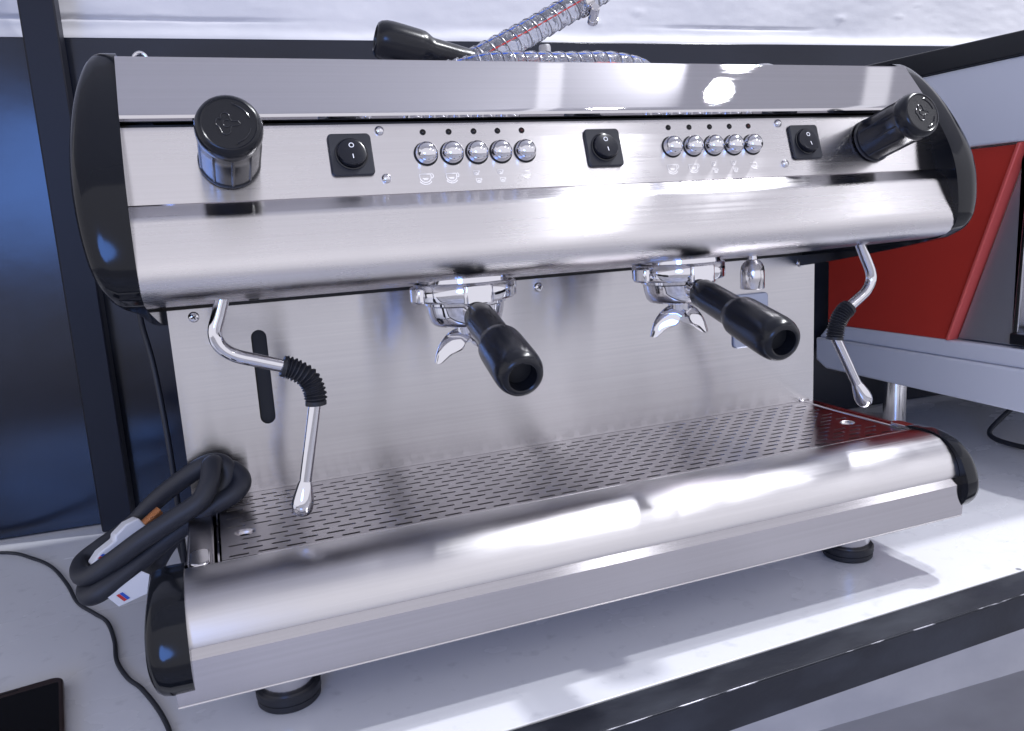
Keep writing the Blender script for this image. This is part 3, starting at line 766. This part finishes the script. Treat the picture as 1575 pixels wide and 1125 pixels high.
hz(tube('blue_stripe', offset_line(math.radians(-30), 0.0114), 0.0007, M['blue_mark'], hose, 6))
i0 = 14; p = HPTH[i0]; t_ = HF[i0][0]
v1, f1 = lathe_data([(0.0128, -0.0045), (0.0136, -0.0045), (0.0136, 0.0045), (0.0128, 0.0045)], 32, t_, p)
cl = hz(pydata('hose_clamp', v1, f1[:-2], M['chrome_soft'], hose))
sd = Vector((0.35, -0.55, -0.75)); sd = (sd - t_ * sd.dot(t_)).normalized(); sx = sd.cross(t_)
wc = p + sd * 0.0175
d1 = lathe_data([(0.0035, -0.009), (0.0042, -0.008), (0.0042, 0.006), (0.0050, 0.0062), (0.0050, 0.0105), (0.0040, 0.011)], 12, sx, wc)
pydata('worm_screw', *d1, M['chrome_soft'], cl)
# stub pipe and rail ends on the top cover
lathe('overflow_pipe', [(0.0062, 0.473), (0.0062, 0.528), (0.0055, 0.530), (0.0045, 0.530), (0.0045, 0.500)], M['m2_dark'], EM, 20, origin=(0.062, 0.115, 0))
tube('rail_loop', [Vector((-0.3300, 0.13, 0.4735)), Vector((-0.3300, 0.13, 0.500))] + [Vector((-0.3240 - 0.006 * math.cos(math.pi * k / 12), 0.13, 0.5125 + 0.0075 * math.sin(math.pi * k / 12))) for k in range(13)] + [Vector((-0.3180, 0.13, 0.500)), Vector((-0.3180, 0.13, 0.4735))], 0.0015, M['chrome'], EM, 10)
lathe('rail_glint_dome', [(0.020, 0.4735), (0.020, 0.500), (0.017, 0.507), (0.008, 0.5105), (0.002, 0.511)], M['chrome_soft'], EM, 28, origin=(0.368 - .045, 0.10, 0))  # dome added in place of bright reflections at the rail end

# ------------------------------------------------------------------ power cable coil
C1 = [(-0.4188, 0.05, 0.0898), (-0.4049, 0.06, 0.0966), (-0.3805, 0.07, 0.108), (-0.3557, 0.06, 0.1314), (-0.3281, 0.042, 0.1532), (-0.3082, 0.035, 0.1636), (-0.2975, 0.030, 0.1612), (-0.2956, 0.027, 0.151), (-0.3053, 0.022, 0.1385), (-0.3235, 0.020, 0.1265), (-0.3480, 0.030, 0.1020), (-0.3637, 0.040, 0.0777), (-0.372, 0.09, 0.045), (-0.36, 0.15, 0.012), (-0.33, 0.24, 0.0085)]
C2 = [(-0.3010, 0.036, 0.1580), (-0.3066, 0.022, 0.1653), (-0.3101, 0.008, 0.1545), (-0.3197, 0.0, 0.1417), (-0.3416, 0.0, 0.1301), (-0.3656, 0.0, 0.1181), (-0.3907, 0.005, 0.1018), (-0.4079, 0.010, 0.0917), (-0.4174, 0.025, 0.0890), (-0.4188, 0.05, 0.0898)]
C3 = [(-0.3013, 0.036, 0.1555), (-0.2907, 0.032, 0.1552), (-0.2845, 0.022, 0.1476), (-0.2909, 0.015, 0.1397), (-0.3067, 0.013, 0.1330), (-0.3235, 0.013, 0.1250), (-0.3509, 0.015, 0.1083), (-0.3807, 0.005, 0.0912), (-0.4027, 0.0, 0.0802), (-0.4125, 0.010, 0.0770), (-0.4120, 0.035, 0.0790), (-0.395, 0.075, 0.086)]
pc = thing('power_cable', 'thick black rubber power cable coiled and draped over the machine base corner', 'cable', (-0.36, 0.05, 0.0))
def at_pc(o): o.location = (0.36, -0.05, 0.0); return o
at_pc(pydata('cable_loop', *tube_data(catmull(C2[:-1] + C1, 10), 0.0082, 16), M['cable'], pc, smooth=60))
at_pc(pydata('cable_loop', *tube_data(catmull(C3, 10), 0.0082, 16), M['cable'], pc, smooth=60))
# white plug body with coloured marks and a copper braid end
A_, B_ = Vector((-0.408, 0.030, 0.0905)), Vector((-0.3690, 0.048, 0.1150)); ax = (B_ - A_).normalized()
Lp = (B_ - A_).length; side = Vector((0.35, -1, 0.15)); side = (side - ax * side.dot(ax)).normalized(); upv = side.cross(ax) * -1
if upv.z < 0: upv = -upv
def plug_place(a, b_, d): return A_ + ax * a + upv * b_ + side * d
pb = prism('white_plug', [(0, -.008), (0.012, -.011), (Lp * .55, -.011), (Lp * .55, -.008), (Lp, -.009), (Lp, .009), (Lp * .80, .012), (Lp * .55, .011), (Lp * .5, .008), (0.010, .009), (0.0, .006)], plug_place, -0.007, 0.010, M['white_plastic'], pc, bv=0.0015)
at_pc(pb)
for mname, mm, a0 in (('red_chevron', 'red_mark', 0.0), ('blue_chevron', 'blue_mark', 0.0026)):
    q = [(0.006 + a0, .0068), (0.0084 + a0, .0068), (0.0122 + a0, 0.0018), (0.0098 + a0, .0018)]
    pydata(mname, [plug_place(a, b_, 0.0104) for a, b_ in q], [(0, 1, 2, 3)], M[mm], pb, smooth=None)
tg = Vector((-0.3745, -0.002, 0.0800)); px_ = Vector((0.93, 0.15, 0.3)).normalized(); py_ = Vector((0.25, 0.1, -0.95)).normalized(); pz_ = px_.cross(py_)
lb = prism('paper_tag', [(-.022, -.004), (.008, -.010), (.012, -.004), (.004, .010), (-.018, .008)], lambda a, b_, d: tg + px_ * a + py_ * b_ + pz_ * d, 0, 0.0006, M['white_plastic'], pc)
at_pc(lb)
for mname, mm, a0 in (('red_chevron', 'red_mark', 0.0), ('blue_chevron', 'blue_mark', 0.0026)):
    q = [(-.016 + a0, -.002), (-.0136 + a0, -.002), (-.0106 + a0, .006), (-.0130 + a0, .006)]
    pydata(mname, [tg + px_ * a + py_ * b_ - pz_ * 0.0004 for a, b_ in q], [(0, 1, 2, 3)], M[mm], lb, smooth=None)
at_pc(tube('copper_end', [B_ + side * .004 + ax * -.002, B_ + side * .004 + ax * .008, B_ + side * .004 + ax * .017], 0.0042, M['copper'], pc, 12))

# ------------------------------------------------------------------ small things on the counter
wp = [(-0.62, 0.395), (-0.5528, 0.3698), (-0.520, 0.335), (-0.4932, 0.2938), (-0.470, 0.235), (-0.4521, 0.1782), (-0.434, 0.145), (-0.4193, 0.1176), (-0.409, 0.075), (-0.4033, 0.0345), (-0.392, 0.000), (-0.3789, -0.0252), (-0.3625, -0.0706), (-0.355, -0.11), (-0.36, -0.16)]
tag(tube('cord', catmull([(x, y, 0.0021) for x, y in wp], 8), 0.0019, M['cable'], None, 10), 'thin black cord snaking across the white counter past the phone', 'cord')
tag(tube('cord', catmull([(-0.3640, 0.27, 0.30), (-0.3618, 0.235, 0.272), (-0.3550, 0.215, 0.2317), (-0.3510, 0.205, 0.1764), (-0.3491, 0.20, 0.1142), (-0.350, 0.205, 0.04), (-0.352, 0.22, 0.004), (-0.36, 0.29, 0.0035)], 8), 0.0030, M['cable'], None, 10), 'black cord hanging down behind the left end of the machine', 'cord')
ph = thing('smartphone', 'dark screened phone with bronze frame lying on the counter at left front', 'phone', (-0.4700, -0.035, 0.0), rz=math.radians(9))
def lp(a, b_, d): return (a, b_, d)
prism('phone_body', rrect(0.076, 0.150, 0.009), lp, 0.0008, 0.0085, M['bronze'], ph, bv=0.0018, seg=3)
prism('phone_screen', rrect(0.069, 0.128, 0.002), lp, 0.0082, 0.0088, M['screen'], ph)
prism('speaker_slit', rrect(0.013, 0.0014, 0.0006), lambda a, b_, d: (a, b_ + 0.0698, d), 0.0082, 0.0087, M['void'], ph)
ph.location = (-0.4670, -0.0613, 0.0)

# ------------------------------------------------------------------ second coffee machine at the right
m2 = thing('espresso_machine', 'white coffee machine with a red side panel and black top edge standing at right', 'coffee machine', (0.60, 0.0, 0.0))
def side2(name, pts, x0, x1, m, bv=0.0015):
    return prism(name, pts, lambda a, b_, d: (d, a, b_), x0, x1, m, m2, bv=bv)
bb = [(-0.34, 0.0865), (0.300, 0.0945), (0.318, 0.1030), (0.318, 0.155), (0.300, 0.1655), (-0.34, 0.1690)]
side2('base_beam', [(-0.10, 0.0900), (0.300, 0.0945), (0.322, 0.1060), (0.322, 0.1420), (-0.10, 0.1432)], 0.0, 0.62, M['m2_white'], 0.003)
side2('base_chamfer', [(-0.10, 0.1434), (0.322, 0.1422), (0.300, 0.1640), (-0.094, 0.1666)], 0.006, 0.60, M['m2_white'], 0.003)
side2('red_panel', [(0.0866, 0.1655), (0.0009, 0.4070), (0.305, 0.4070), (0.305, 0.1640)], 0.008, 0.020, M['m2_red'])
side2('red_trim', [(0.0866, 0.1655), (0.0816, 0.1655), (-0.0048, 0.4090), (0.0005, 0.4090)], 0.003, 0.022, M['m2_redge'])
side2('steel_side', [(0.0780, 0.1680), (0.001, 0.1680), (0.001, 0.395), (-0.004, 0.4070), (-0.0085, 0.4085)], 0.016, 0.10, M['m2_dark'])
side2('corner_strip', [(0.0005, 0.170), (-0.0075, 0.170), (-0.0140, 0.408), (-0.009, 0.4085)], 0.012, 0.06, M['m2_steel'])
side2('front_panel', [(-0.018, 0.185), (-0.06, 0.185), (-0.06, 0.405), (-0.018, 0.405)], 0.05, 0.55, M['m2_steel'])
side2('dark_sill', [(0.000, 0.1700), (-0.09, 0.1700), (-0.09, 0.184), (0.000, 0.184)], 0.008, 0.55, M['m2_black'])
side2('upper_panel', [(-0.10, 0.4095), (0.305, 0.4095), (0.305, 0.5045), (-0.10, 0.5038)], 0.0, 0.60, M['m2_white'], 0.003)
side2('top_trim', [(-0.10, 0.5044), (0.305, 0.5052), (0.305, 0.538), (-0.10, 0.5285)], -0.004, 0.60, M['m2_black'])
lathe('group_cover', [(0.028, 0), (0.030, 0.003), (0.030, 0.05), (0.020, 0.06)], M['chrome'], m2, 24, (0, -1, 0), (0.12, -0.06, 0.30))
for x, y in ((0.04, 0.20), (0.55, 0.20), (0.04, -0.06), (0.55, -0.06)):
    ft = lathe('foot', [(0.016, 0.012), (0.016, 0.097)], M['chrome_soft'], m2, 24, origin=(x, y, 0))
    lathe('rubber_pad', [(0.019, 0.0004), (0.020, 0.003), (0.020, 0.012), (0.0165, 0.0125)], M['rubber'], ft, 24, origin=(x, y, 0))
tag(tube('cord', catmull([(0.80, 0.10, 0.070), (0.76, 0.12, 0.030), (0.73, 0.11, 0.008), (0.74, 0.03, 0.0045), (0.80, -0.06, 0.0045), (0.9, -0.1, 0.0045)], 8), 0.0035, M['cable'], None, 10), 'black cord looping on the counter under the white and red machine', 'cord')
